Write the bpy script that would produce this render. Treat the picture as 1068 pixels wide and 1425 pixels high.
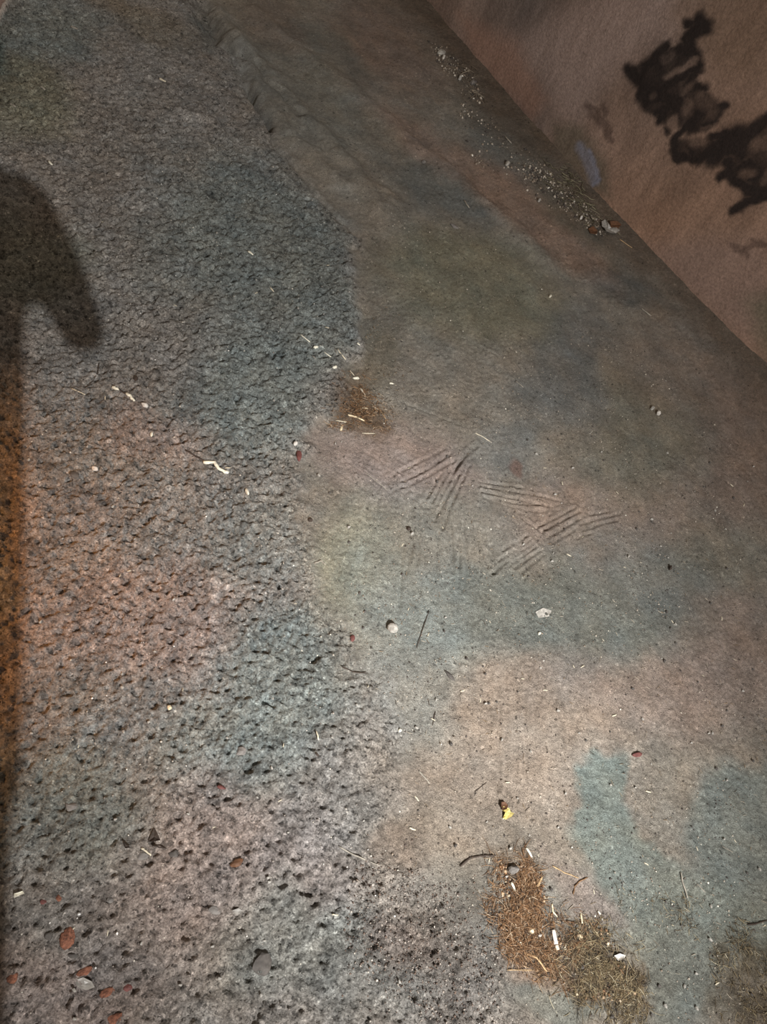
import bpy, bmesh, math, random
import numpy as np
from mathutils import Vector, Matrix

S = bpy.context.scene
COL = S.collection
for o in list(bpy.data.objects):
    bpy.data.objects.remove(o, do_unlink=True)

# ------------------------------------------------------------------ camera
W, H, F = 1068.0, 1425.0, 1029.0
CXP, CYP = W / 2, H / 2
CAM_H = 1.4
NADIR = (130.0, 1380.0)
dn = np.array([(NADIR[0] - CXP) / F, -(NADIR[1] - CYP) / F, -1.0]); dn /= np.linalg.norm(dn)
up = -dn
fw = np.array([0, 0, -1.0]); wy = fw - up * fw.dot(up); wy /= np.linalg.norm(wy)
wx = np.cross(wy, up)
R = np.array([wx, wy, up])                      # world = R @ camera vector
CAM = np.array([0.0, 0.0, CAM_H])
cd = bpy.data.cameras.new('camera'); cam = bpy.data.objects.new('camera', cd); COL.objects.link(cam)
cd.sensor_fit = 'VERTICAL'; cd.sensor_height = 36.0; cd.lens = 36.0 * F / H
cd.clip_start = 0.02
cam.matrix_world = Matrix.Translation(CAM.tolist()) @ Matrix(R.tolist()).to_4x4()
S.camera = cam

# ------------------------------------------------------------------ world, lamps, exposure
S.view_settings.view_transform = 'Standard'; S.view_settings.look = 'None'
S.view_settings.gamma = 1.0; S.view_settings.use_curve_mapping = False
S.view_settings.exposure = 1.0
w = bpy.data.worlds.new('night'); S.world = w; w.use_nodes = True
w.node_tree.nodes['Background'].inputs[0].default_value = (0.215, 0.172, 0.135, 1)
w.node_tree.nodes['Background'].inputs[1].default_value = 0.62

def gpt(px, py, z=0.0):
    """the point of the horizontal plane at height z seen at photo position px, py"""
    v = R @ np.array([(px - CXP) / F, -(py - CYP) / F, -1.0])
    return CAM + v * ((z - CAM_H) / v[2])

LAMP = np.array([1.45, -0.85, 2.25])
def spot(name, loc, target, energy, color, size, blend, radius):
    l = bpy.data.lights.new(name, 'SPOT'); o = bpy.data.objects.new(name, l); COL.objects.link(o)
    l.energy = energy; l.color = color; l.spot_size = math.radians(size); l.spot_blend = blend
    l.shadow_soft_size = radius
    o.location = Vector(loc)
    o.rotation_euler = (Vector(target) - Vector(loc)).to_track_quat('-Z', 'Y').to_euler()
    return o
KEY_E, KEY_SPOT, WARM_E = 218.0, 245.0, 22.0
spot('key_light', LAMP, (-0.62, 2.0, 0), KEY_E, (1.0, 0.975, 0.95), 92, 1.0, 0.002)
spot('beam_light', LAMP, gpt(650, 1000), KEY_SPOT, (1.0, 0.965, 0.93), 32, 1.0, 0.002)
spot('amber_fill', (-1.25, -0.05, 0.85), gpt(-70, 800), WARM_E, (1.0, 0.42, 0.10), 52, 1.0, 0.03)  # warm spot added out of view to tint the left shadow orange

# ------------------------------------------------------------------ noise
def _h(ix, iy, s):
    n = (ix.astype(np.int64) * 374761393 + iy.astype(np.int64) * 668265263 + s * 974634777) & 0xffffffff
    n = ((n ^ (n >> 13)) * 1274126177) & 0xffffffff
    n = (n ^ (n >> 16)) & 0xffffffff
    n = (n * 2246822519) & 0xffffffff
    return ((n ^ (n >> 15)) & 0xffffff) / float(0xffffff)
def vn(x, y, c, s=0):
    x = x / c; y = y / c
    ix = np.floor(x); iy = np.floor(y); fx = x - ix; fy = y - iy
    fx = fx * fx * (3 - 2 * fx); fy = fy * fy * (3 - 2 * fy)
    a = _h(ix, iy, s); b = _h(ix + 1, iy, s); c_ = _h(ix, iy + 1, s); d = _h(ix + 1, iy + 1, s)
    return (a * (1 - fx) + b * fx) * (1 - fy) + (c_ * (1 - fx) + d * fx) * fy
def fbm(x, y, c, s=0, n=3):
    t = 0; a = 0.5; tot = 0
    for k in range(n):
        t = t + a * vn(x + 3.1 * k, y - 1.7 * k, c, s + k); tot += a; a *= 0.5; c *= 0.5
    return t / tot
def worley(x, y, c, s=0):
    """distance to the nearest cell point (in cells), random id of that cell"""
    x = x / c; y = y / c; ix = np.floor(x); iy = np.floor(y)
    best = np.full(x.shape, 9.0); idd = np.zeros(x.shape)
    for dx in (-1, 0, 1):
        for dy in (-1, 0, 1):
            jx = ix + dx; jy = iy + dy
            d = np.hypot(jx + _h(jx, jy, s) - x, jy + _h(jx, jy, s + 7) - y)
            m = d < best; best = np.where(m, d, best); idd = np.where(m, _h(jx, jy, s + 13), idd)
    return best, idd
def sst(a, b, x):
    t = np.clip((x - a) / (b - a), 0, 1); return t * t * (3 - 2 * t)
def seg_dist(x, y, P, closed=False):
    d = np.full(x.shape, 1e9); n = len(P)
    for i in range(n if closed else n - 1):
        ax, ay = P[i]; bx, by = P[(i + 1) % n]; ux, uy = bx - ax, by - ay
        t = np.clip(((x - ax) * ux + (y - ay) * uy) / (ux * ux + uy * uy + 1e-12), 0, 1)
        d = np.minimum(d, np.hypot(x - ax - t * ux, y - ay - t * uy))
    return d
def inside(x, y, P):
    r = np.zeros(x.shape, bool); n = len(P)
    for i in range(n):
        ax, ay = P[i]; bx, by = P[(i + 1) % n]
        if ay == by: continue
        c = ((ay > y) != (by > y)) & (x < (bx - ax) * (y - ay) / (by - ay) + ax)
        r ^= c
    return r
def sdist(x, y, P):
    d = seg_dist(x, y, P, True); return np.where(inside(x, y, P), d, -d)     # positive inside
def G2(L): return [tuple(gpt(a, b)[:2]) for a, b in L]

# ------------------------------------------------------------------ layout of the ground
EDGE = G2([(255, -70), (285, 0), (296, 45), (318, 85), (343, 115), (357, 150), (382, 192), (428, 250), (468, 300), (492, 350),
           (499, 400), (503, 450), (488, 520), (462, 575), (430, 612), (412, 660), (404, 720), (418, 790), (445, 850),
           (476, 900), (508, 960), (528, 1020), (514, 1080), (496, 1130), (522, 1190), (562, 1240), (612, 1285), (675, 1335),
           (700, 1375), (735, 1430), (790, 1540)])
ASPH = EDGE + [(0.9, -1.2), (-3.5, -1.2), (-3.6, 4.0), (-2.2, 3.6)]
# wall base: along u = s, across n
U = np.array([0.866, -0.5]); NV = np.array([0.5, 0.866]); W0 = gpt(600, 20)[:2]
_wb = G2([(500, -110), (600, 20), (684, 108), (760, 200), (822, 268), (862, 312), (935, 388), (1004, 455), (1068, 515), (1200, 640)])
WBs = np.array([(np.array(p) - W0).dot(U) for p in _wb]); WBn = np.array([(np.array(p) - W0).dot(NV) for p in _wb])
_k = np.linspace(WBs[0] - 1, WBs[-1] + 1, 400); _v = np.interp(_k, WBs, WBn)
_v = np.convolve(np.pad(_v, 20, 'edge'), np.ones(41) / 41, 'valid')
def wall_n(s): return np.interp(s, _k, _v)

GROOVES = []   # (polyline in world, depth, width)
def gro(L, d=0.0022, wd=0.005, z6=False):
    if z6: L = [(560 + a / 3.56, 600 + b / 3.56) for a, b in L]
    GROOVES.append((G2(L), d, wd))
for L in [[(0, 282), (120, 225), (250, 148)], [(0, 252), (120, 190), (235, 112)], [(-60, 225), (90, 150), (205, 88)], [(-80, 320), (0, 275)],
          [(150, 352), (200, 250), (272, 138), (372, 58)], [(172, 364), (235, 240), (300, 132), (380, 70)], [(158, 445), (220, 320), (285, 215)],
          [(195, 490), (262, 330), (332, 168)], [(225, 392), (262, 320), (300, 240)], [(120, 330), (190, 210)], [(250, 200), (330, 100)],
          [(378, 280), (390, 330), (402, 470), (410, 560)], [(240, 430), (246, 560), (250, 700)], [(300, 450), (318, 600), (330, 710)],
          [(362, 470), (378, 600), (388, 710)], [(432, 540), (446, 620), (458, 700)], [(270, 520), (285, 700)], [(50, 560), (30, 640), (15, 712)],
          [(380, 268), (520, 288), (700, 318), (810, 352)], [(395, 298), (540, 328), (640, 345), (740, 372)], [(410, 330), (560, 352), (690, 362)],
          [(430, 345), (560, 372), (630, 390), (715, 396)], [(380, 250), (480, 262), (600, 278)],
          [(672, 472), (760, 430), (856, 378)], [(696, 492), (790, 440), (884, 392)], [(726, 522), (800, 480), (884, 428)], [(742, 552), (800, 520), (856, 486)],
          [(884, 458), (980, 430), (1080, 405)], [(900, 490), (980, 460), (1070, 435)], [(860, 530), (940, 500)], [(930, 410), (1030, 396)],
          [(478, 642), (560, 590), (636, 536)], [(505, 652), (580, 600), (652, 552)], [(530, 666), (600, 615), (668, 566)], [(556, 676), (620, 630), (690, 588)],
          [(566, 562), (622, 514)], [(590, 700), (650, 650), (700, 610)], [(500, 590), (560, 548)], [(600, 430), (650, 465), (702, 504)], [(440, 710), (500, 660)]]:
    gro(L, 0.0030, 0.0048, True)
for L in [[(692, 940), (694, 1010), (693, 1100)], [(703, 930), (705, 1040), (704, 1150)], [(716, 960), (718, 1060), (716, 1160)], [(680, 960), (681, 1040)],
          [(596, 850), (588, 875), (580, 902)], [(655, 905), (656, 990)], [(636, 880), (640, 960)], [(730, 970), (732, 1080)],
          [(555, 640), (600, 665)], [(480, 640), (520, 668), (552, 694)], [(468, 655), (505, 680)], [(500, 625), (560, 660)],
          [(560, 760), (556, 850)], [(610, 740), (606, 840)], [(585, 700), (580, 800)], [(640, 760), (636, 850)],
          [(700, 480), (730, 520)], [(640, 470), (700, 500)], [(560, 560), (640, 590)], [(600, 500), (660, 545)]]:
    gro(L, 0.0016, 0.0045)
RIDGES = [(G2([(300, 20), (345, 75), (400, 140), (470, 215), (530, 290)]), 0.016, 0.05),
          (G2([(330, 60), (365, 130), (420, 200), (480, 262)]), 0.012, 0.03),
          (G2([(360, 20), (450, 95), (560, 190), (650, 262), (760, 360)]), 0.010, 0.045),
          (G2([(250, 165), (285, 180), (318, 200)]), 0.010, 0.03)]
DENTS = [(G2([(283, 10), (296, 45), (303, 55)]), 0.02, 0.035), (G2([(352, 125), (361, 152), (374, 172)]), 0.018, 0.014),
         (G2([(318, 85), (343, 115), (357, 150), (382, 192), (428, 250), (468, 300), (492, 350)]), 0.007, 0.012),
         (G2([(300, 60), (380, 118), (425, 165)]), 0.010, 0.02), (G2([(365, 240), (395, 262), (410, 275)]), 0.009, 0.014)]
CUPS = [(120, 1108, .018), (335, 1045, .013), (198, 1190, .011), (242, 1186, .012), (300, 1105, .010), (240, 932, .008), (60, 1360, .014),
        (185, 905, .009), (170, 1240, .008), (150, 1251, .008), (105, 1160, .007), (268, 1010, .008), (298, 965, .008), (60, 1028, .008)]
LUMPS = [(660, 1410, .03), (905, 1250, .025), (560, 1160, .02)]

def ahgt(x, y):
    """height of the ground surface, everywhere; returns z and the asphalt weight"""
    x = np.atleast_1d(np.asarray(x, float)); y = np.atleast_1d(np.asarray(y, float))
    wx_ = x + (fbm(x, y, 0.10, 31, 3) - 0.5) * 0.10; wy_ = y + (fbm(x, y, 0.10, 41, 3) - 0.5) * 0.10
    sd = sdist(wx_, wy_, ASPH)
    near = sst(1.2, 0.4, y)                                      # the near edge is a slow fade
    far = sst(1.5, 2.3, y); A = sst(-0.02 - 0.10 * near - .07 * far, 0.03 + 0.05 * near + .07 * far, sd + (fbm(x, y, .05, 51, 3) - .5) * .06)
    # rough asphalt
    d1, i1 = worley(x, y, 0.024, 3); d2, i2 = worley(x + 0.3, y, 0.0125, 5)
    rr1 = .16 + .26 * vn(x, y, .03, 8)
    pit = np.where(i1 > 0.60, sst(rr1, rr1 - .10, d1) * (0.4 + i1), 0)
    pit2 = np.where(i2 > 0.52, sst(0.34, 0.16, d2), 0)
    bump = np.where(i1 < 0.16, sst(0.42, 0.1, d1), 0)
    za = 0.014 + (fbm(x, y, 0.20, 11, 2) - .5) * 0.010 + (fbm(x, y, 0.026, 12, 3) - 0.5) * 0.013 + (vn(x, y, 0.0082, 15) - .5) * 0.0085 \
        + (vn(x, y, 0.0055, 17) - .5) * 0.0036 - pit * 0.0058 - pit2 * 0.0046 + bump * 0.003
    fz = 1 - .4 * sst(1.6, 2.4, y); za = .014 + (za - .014) * fz
    # sandy concrete
    d3, i3 = worley(x - 1, y, 0.030, 23)
    crumb = np.where(i3 > 0.82, sst(0.22, 0.05, d3), 0)
    holes = np.where(i3 < 0.10, sst(0.16, 0.04, d3), 0)
    crusty = sst(0.48, 0.62, fbm(x, y, 0.22, 77, 3))
    zs = (fbm(x, y, 0.35, 21, 2) - .5) * 0.012 + (fbm(x, y, 0.05, 22, 2) - .5) * 0.0036 \
        + (vn(x, y, 0.008, 25) - .5) * (0.0014 + 0.0022 * crusty) + (vn(x, y, 0.0055, 27) - .5) * 0.0022 + crumb * 0.0028 - holes * 0.003
    for P, dep, wd in GROOVES:
        xs = [p[0] for p in P]; ys = [p[1] for p in P]; m = 0.03
        k = np.where((x > min(xs) - m) & (x < max(xs) + m) & (y > min(ys) - m) & (y < max(ys) + m))[0]
        if len(k) == 0: continue
        dd = seg_dist(x[k], y[k], P)
        amp = 0.45 + 1.5 * vn(x[k], y[k], 0.03, 61)
        zs[k] += -dep * amp * np.exp(-(dd / wd) ** 2) + 0.45 * dep * amp * np.exp(-((dd - 1.7 * wd) / (0.8 * wd)) ** 2)
    z = za * A + zs * (1 - A)
    for P, hh, wd in RIDGES: z += 1.5 * hh * np.exp(-(seg_dist(wx_, wy_, P) / wd) ** 2)
    for P, hh, wd in DENTS: z -= 1.8 * hh * np.exp(-(seg_dist(wx_, wy_, P) / wd) ** 2)
    for a, b, r in CUPS:
        c = gpt(a, b); dd = np.hypot(x - c[0], y - c[1]) / r
        z += np.where(dd < 1, -0.45 * r * (1 - dd ** 2), 0) * 0.8 + 0.0015 * np.exp(-((dd - 1.1) / .2) ** 2)
    # sediment piled against the wall foot
    s_ = (x - W0[0]) * U[0] + (y - W0[1]) * U[1]; n_ = (x - W0[0]) * NV[0] + (y - W0[1]) * NV[1]
    back = wall_n(s_) - n_
    z += 0.016 * np.exp(-np.maximum(back, -0.05) / 0.10) * (0.7 + 0.6 * vn(x, y, .12, 71))
    return z, A
_ox = np.array([0, 4, -4, 0, 0, 3, -3, 3, -3]) * .001; _oy = np.array([0, 0, 0, 4, -4, 3, 3, -3, -3]) * .001
def hz(x, y):
    """where something small comes to rest: on the high spots, not in the pits"""
    z, a = ahgt(x + _ox, y + _oy); return float(np.percentile(z, 55 + 25 * float(a.mean() > .5)))

# ------------------------------------------------------------------ dirt, stain and blotch colours, with some painted shadow (albedo)
def C(r, g, b): return np.array([r, g, b])
GREY, PINK, TEAL, OLIVE, BEIGE = C(1, .99, .95), C(1.27, 1.04, .93), C(.83, .94, .91), C(.98, .95, .70), C(1.42, 1.20, .99)
BROWN, RUST, GGREEN, VIOLET, DTEAL = C(1.02, .76, .60), C(.98, .55, .30), C(.94, 1.0, .92), C(.82, .80, .80), C(.50, .55, .54)
# photo centre, half axes, tilt, colour, weight, softness
PATCH_A = [(190, 870, 190, 95, 5, PINK, .95, .5), (290, 1230, 190, 120, 0, PINK, .8, .6), (90, 1390, 170, 80, 0, PINK, .8, .5), (215, 605, 70, 45, 20, PINK, .7, .6),
           (110, 730, 110, 60, 0, PINK, .45, .8), (70, 1120, 130, 110, 10, GGREEN, .95, .5), (300, 1040, 110, 45, 0, GGREEN, .7, .5),
           (345, 330, 150, 130, 30, TEAL, .9, .5), (360, 540, 110, 110, 0, TEAL, .95, .5), (110, 470, 110, 80, 0, GREY * .98, .6, .7), (400, 950, 110, 110, 60, TEAL, .95, .5), (370, 1060, 80, 60, 0, TEAL * 1.02, .7, .6),
           (370, 740, 90, 70, 0, TEAL * 1.05, .5, .7), (450, 440, 60, 90, 0, TEAL, .8, .4), (420, 1320, 120, 80, 0, GGREEN * .94, .7, .6), (430, 1180, 80, 60, 0, VIOLET * 1.05, .5, .6),
           (60, 50, 90, 50, 0, C(.80, .94, .90), .7, .6), (40, 140, 75, 60, 10, OLIVE * .92, .85, .5), (3, 90, 20, 40, 0, C(.40, .5, .46), .9, .5),
           (205, 38, 90, 28, 25, C(.95, .82, .62), .8, .6), (300, 90, 90, 50, 30, C(.86, .86, .84), .6, .8), (215, 210, 100, 50, 20, C(.98, .93, .84), .5, .7),
           (590, 1350, 120, 90, 20, C(.66, .60, .54), .8, .6), (480, 1380, 120, 60, 0, C(.80, .80, .74), .6, .6), (560, 1330, 60, 35, 20, C(.62, .50, .43), .6, .5), (530, 1190, 70, 50, 20, C(.80, .66, .55), .5, .6), (450, 340, 40, 60, 0, TEAL * .9, .5, .5),
           (25, 370, 120, 70, 0, C(.86, .9, .74), .6, .6), (20, 780, 34, 300, 0, C(1.35, .92, .68), .45, .9), (290, 30, 25, 40, -10, C(.45, .50, .48), .8, .6), (363, 150, 14, 34, -20, C(.42, .46, .48), .8, .6)]  # left shadow's olive and orange, and the dents' dark, put into the colour
PATCH_S = [(690, 1030, 200, 130, 20, BEIGE, 1, .5), (900, 930, 190, 90, 10, C(1.25, 1.03, .88), .9, .6), (1010, 900, 110, 130, 0, C(1.10, .86, .72), .8, .6), (560, 640, 120, 62, 12, PINK * 1.04, .9, .45),
           (820, 715, 150, 58, 0, C(1.22, .98, .82), .85, .5), (490, 790, 80, 110, 10, C(1.18, 1.20, .96), .9, .5), (590, 840, 100, 90, 30, C(1.08, 1.18, 1.10), .9, .5),
           (790, 850, 200, 75, 5, C(.70, .76, .69), .95, .5), (890, 790, 120, 60, 10, C(.72, .78, .74), .8, .6), (620, 720, 110, 60, 0, C(.98, 1.0, .9), .6, .6),
           (560, 960, 80, 90, 20, C(1.05, 1.12, 1.04), .7, .6), (1050, 620, 120, 150, 0, C(.90, .68, .56), .8, .7), (900, 590, 90, 100, 10, C(.84, .80, .64), .8, .5), (790, 500, 62, 100, 10, C(.77, .78, .74), .9, .4),
           (860, 398, 62, 26, 25, DTEAL, .9, .6), (605, 262, 95, 34, 28, DTEAL * 1.25, .85, .6), (710, 215, 75, 42, 35, C(.66, .70, .67), .8, .5), (655, 395, 130, 80, 20, C(.92, .92, .68), .8, .5),
           (740, 300, 150, 34, 40, C(1.18, .86, .68), .9, .5), (585, 195, 100, 24, 35, C(1.18, .90, .76), .7, .6), (500, 470, 60, 60, 0, C(.84, .84, .74), .6, .6), (700, 620, 50, 45, 0, C(.84, .87, .84), .6, .5),
           (960, 520, 120, 70, 30, C(.86, .70, .60), .6, .7), (1010, 770, 80, 50, 0, C(.80, .80, .66), .6, .6), (430, 130, 120, 60, 40, C(.90, .90, .80), .9, .6), (360, 120, 60, 110, -35, C(.88, .88, .80), .8, .6), (540, 60, 100, 60, 45, C(.95, .70, .58), .7, .7),
           (390, 30, 60, 40, 40, C(.72, .60, .52), .6, .6), (470, 70, 70, 20, 38, C(.60, .62, .56), .6, .6),
           (829, 1090, 34, 48, -5, C(.90, 1.02, .92), 1, .22), (838, 1145, 42, 40, 10, C(.90, 1.02, .92), 1, .25), (880, 1190, 58, 34, 40, C(.86, .96, .86), 1, .3), (925, 1225, 60, 40, 30, C(.80, .90, .83), .9, .4),
           (1040, 1150, 88, 86, 0, C(.80, .90, .84), .95, .3), (985, 1275, 130, 75, 10, C(.80, .88, .78), .95, .4), (830, 1230, 70, 26, 30, PINK * 1.0, .6, .5), (940, 1350, 90, 90, 0, C(.72, .78, .70), .9, .4),
           (760, 1395, 90, 40, 0, C(.72, .80, .72), .8, .4), (710, 1340, 60, 34, 20, C(1.25, .85, .60), .7, .5), (600, 1120, 110, 70, 20, C(1.06, .92, .76), .7, .7), (640, 1290, 80, 90, 20, C(.74, .70, .60), .85, .6), (560, 1170, 60, 40, 20, C(.70, .54, .42), .6, .5),
           (700, 150, 100, 40, 45, C(.62, .56, .46), .8, .6), (800, 300, 90, 22, 45, C(.62, .56, .44), .7, .7), (640, 60, 60, 24, 50, C(.60, .50, .42), .7, .6),
           (505, 550, 30, 44, 5, C(.80, .58, .38), .6, .7), (540, 500, 30, 50, 0, C(.80, .70, .5), .5, .6), (708, 650, 8, 16, 0, C(.75, .42, .32), .7, .5)]
PILE = G2([(684, 1200), (712, 1192), (742, 1206), (768, 1268), (800, 1282), (842, 1290), (868, 1318), (886, 1358), (892, 1405), (850, 1402), (812, 1386), (790, 1350), (748, 1362), (708, 1334), (688, 1290), (682, 1240)])
PILE2 = G2([(482, 522), (500, 515), (512, 540), (530, 565), (538, 590), (505, 598), (470, 592), (476, 560)])
PILE3 = G2([(1004, 1300), (1030, 1288), (1120, 1300), (1140, 1480), (1010, 1480), (1000, 1380)])
def tints(x, y, A):
    wx_ = x + (fbm(x, y, 0.14, 131, 4) - 0.5) * 0.14; wy_ = y + (fbm(x, y, 0.14, 141, 4) - 0.5) * 0.14
    n = len(x)
    def layer(base, patches):
        c = np.tile(np.array(base), (n, 1))
        for (a, b, rx, ry, ang, col, wt, soft) in patches:
            t = math.radians(ang); ca, sa = math.cos(t), math.sin(t)
            p = gpt(a, b)[:2]; q = (gpt(a + rx * ca, b + rx * sa)[:2] - gpt(a - rx * ca, b - rx * sa)[:2]) / 2
            r = (gpt(a - ry * sa, b + ry * ca)[:2] - gpt(a + ry * sa, b - ry * ca)[:2]) / 2
            M = np.linalg.inv(np.array([q, r]).T)
            dx = wx_ - p[0]; dy = wy_ - p[1]
            d = np.hypot(M[0, 0] * dx + M[0, 1] * dy, M[1, 0] * dx + M[1, 1] * dy)
            m = (sst(1 + soft * .6, 1 - soft, d) * wt)[:, None]
            c = c * (1 - m) + col * m
        return c
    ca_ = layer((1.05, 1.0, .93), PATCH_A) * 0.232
    cs_ = layer((1.04, .96, .82), PATCH_S) * 0.212
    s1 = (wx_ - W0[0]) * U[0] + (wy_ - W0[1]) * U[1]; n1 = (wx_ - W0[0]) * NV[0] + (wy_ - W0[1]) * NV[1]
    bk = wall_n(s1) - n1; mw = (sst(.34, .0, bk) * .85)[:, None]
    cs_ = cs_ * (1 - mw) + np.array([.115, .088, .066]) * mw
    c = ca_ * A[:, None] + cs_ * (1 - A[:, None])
    for P, col, k in ((PILE, C(.130, .078, .040), .9), (PILE2, C(.11, .07, .04), .7), (PILE3, C(.09, .076, .052), .8)):
        m = (sst(-0.02, 0.035, sdist(wx_, wy_, P) + (fbm(x, y, .05, 8, 3) - .5) * .07) * k * (.45 + .55 * sst(.3, .6, fbm(x, y, .035, 5, 3))))[:, None]
        c = c * (1 - m) + col * m
    # stones of several tones in the asphalt, mottling of the dust
    ch = (fbm(x, y, 0.11, 231, 3) - .5)[:, None] * np.array([.13, 0, -.12]) + (fbm(x, y, 0.04, 241, 2) - .5)[:, None] * np.array([.08, 0, -.07])
    c *= 1 + ch
    d2, i2 = worley(x, y, 0.016, 203)
    tone = np.where(i2 > .78, .66, np.where(i2 < .1, 1.3, 1.0)); kk = sst(.5, .35, d2)
    c *= (1 + (tone - 1) * kk * (.25 + .75 * A))[:, None]
    c *= (0.70 + 0.60 * fbm(x, y, 0.05, 211, 4))[:, None]
    c *= (0.80 + 0.40 * vn(x, y, 0.006, 217))[:, None]
    hot = sst(.70, .80, vn(x, y, .012, 223)) * A
    c *= (1 + .22 * hot)[:, None]
    return c

# ------------------------------------------------------------------ materials
def ground_mat(name, rough, speck, bump, bscale, lo=.72, hi=1.28, grains=()):
    m = bpy.data.materials.new(name); m.use_nodes = True; nt = m.node_tree; N = nt.nodes; L = nt.links
    b = N['Principled BSDF']; b.inputs['Roughness'].default_value = rough
    b.inputs['Specular IOR Level'].default_value = 0.25
    at = N.new('ShaderNodeAttribute'); at.attribute_name = 'tint'
    tc = N.new('ShaderNodeTexCoord')
    n1 = N.new('ShaderNodeTexNoise'); n1.inputs['Scale'].default_value = speck; n1.inputs['Detail'].default_value = 4; n1.inputs['Roughness'].default_value = .7
    L.new(tc.outputs['Object'], n1.inputs['Vector'])
    mr = N.new('ShaderNodeMapRange'); mr.inputs[1].default_value = .3; mr.inputs[2].default_value = .7; mr.inputs[3].default_value = lo; mr.inputs[4].default_value = hi
    L.new(n1.outputs['Fac'], mr.inputs[0])
    mx = N.new('ShaderNodeVectorMath'); mx.operation = 'SCALE'
    L.new(at.outputs['Vector'], mx.inputs[0]); L.new(mr.outputs[0], mx.inputs['Scale'])
    last = mx.outputs[0]
    nw = N.new('ShaderNodeTexNoise'); nw.inputs['Scale'].default_value = speck * .55; nw.inputs['Detail'].default_value = 3; L.new(tc.outputs['Object'], nw.inputs['Vector'])
    wm = N.new('ShaderNodeVectorMath'); wm.operation = 'SCALE'; wm.inputs['Scale'].default_value = .013; L.new(nw.outputs['Color'], wm.inputs[0])
    wa = N.new('ShaderNodeVectorMath'); wa.operation = 'ADD'; L.new(tc.outputs['Object'], wa.inputs[0]); L.new(wm.outputs[0], wa.inputs[1])
    for (gs, lo_p, hi_p, dk, lt) in grains:
        vo = N.new('ShaderNodeTexVoronoi'); vo.inputs['Scale'].default_value = gs; L.new(wa.outputs[0], vo.inputs['Vector'])
        sp = N.new('ShaderNodeSeparateColor'); L.new(vo.outputs['Color'], sp.inputs[0])
        cr = N.new('ShaderNodeValToRGB'); cr.color_ramp.interpolation = 'CONSTANT'
        e = cr.color_ramp.elements; e[0].position = 0; e[0].color = (dk, dk, dk, 1); e[1].position = lo_p; e[1].color = (.5, .5, .5, 1)
        e2 = e.new(hi_p); e2.color = (lt, lt, lt, 1)
        L.new(sp.outputs[0], cr.inputs[0])
        # only the core of a cell is a grain
        ed = N.new('ShaderNodeMapRange'); ed.inputs[1].default_value = .62; ed.inputs[2].default_value = .35; ed.inputs[3].default_value = 0; ed.inputs[4].default_value = 1
        L.new(vo.outputs['Distance'], ed.inputs[0])
        mi = N.new('ShaderNodeMix'); mi.data_type = 'FLOAT'; mi.inputs[2].default_value = .5; L.new(ed.outputs[0], mi.inputs[0]); L.new(cr.outputs[0], mi.inputs[3])
        m2 = N.new('ShaderNodeMath'); m2.operation = 'MULTIPLY'; m2.inputs[1].default_value = 2.0; L.new(mi.outputs[0], m2.inputs[0])
        vs = N.new('ShaderNodeVectorMath'); vs.operation = 'SCALE'; L.new(last, vs.inputs[0]); L.new(m2.outputs[0], vs.inputs['Scale']); last = vs.outputs[0]
    L.new(last, b.inputs['Base Color'])
    n2 = N.new('ShaderNodeTexNoise'); n2.inputs['Scale'].default_value = bscale; n2.inputs['Detail'].default_value = 5; n2.inputs['Roughness'].default_value = .7; n2.inputs['Distortion'].default_value = .6
    L.new(tc.outputs['Object'], n2.inputs['Vector'])
    bp = N.new('ShaderNodeBump'); bp.inputs['Strength'].default_value = 1.0; bp.inputs['Distance'].default_value = bump
    L.new(n2.outputs['Fac'], bp.inputs['Height']); L.new(bp.outputs[0], b.inputs['Normal'])
    return m
def mat(name, col, rough=.8, var=.35, scale=120, bump=.0006, trans=0):
    m = bpy.data.materials.new(name); m.use_nodes = True; nt = m.node_tree; N = nt.nodes; L = nt.links
    b = N['Principled BSDF']; b.inputs['Roughness'].default_value = rough
    tc = N.new('ShaderNodeTexCoord'); n1 = N.new('ShaderNodeTexNoise'); n1.inputs['Scale'].default_value = scale; n1.inputs['Detail'].default_value = 3
    L.new(tc.outputs['Object'], n1.inputs['Vector'])
    cr = N.new('ShaderNodeValToRGB'); cr.color_ramp.elements[0].position = .3; cr.color_ramp.elements[1].position = .7
    cr.color_ramp.elements[0].color = (*[c * (1 - var) for c in col], 1); cr.color_ramp.elements[1].color = (*[min(1, c * (1 + var)) for c in col], 1)
    L.new(n1.outputs['Fac'], cr.inputs[0]); L.new(cr.outputs[0], b.inputs['Base Color'])
    bp = N.new('ShaderNodeBump'); bp.inputs['Distance'].default_value = bump; L.new(n1.outputs['Fac'], bp.inputs['Height']); L.new(bp.outputs[0], b.inputs['Normal'])
    b.inputs['Transmission Weight'].default_value = trans
    return m
MA = ground_mat('rough_asphalt', .85, 260, .0095, 170, .40, 1.70, [(190, .15, .93, .18, .85), (90, .05, .985, .22, .7)])  # dark grains: stone speckle, also standing in for shadow in the pits
MS = ground_mat('sandy_concrete', .92, 360, .0055, 280, .55, 1.50, [(300, .05, .96, .2, .8), (130, .010, .99, .2, .8)])
MW = ground_mat('earthy_plaster', .9, 110, .0045, 70, .72, 1.28)

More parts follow.
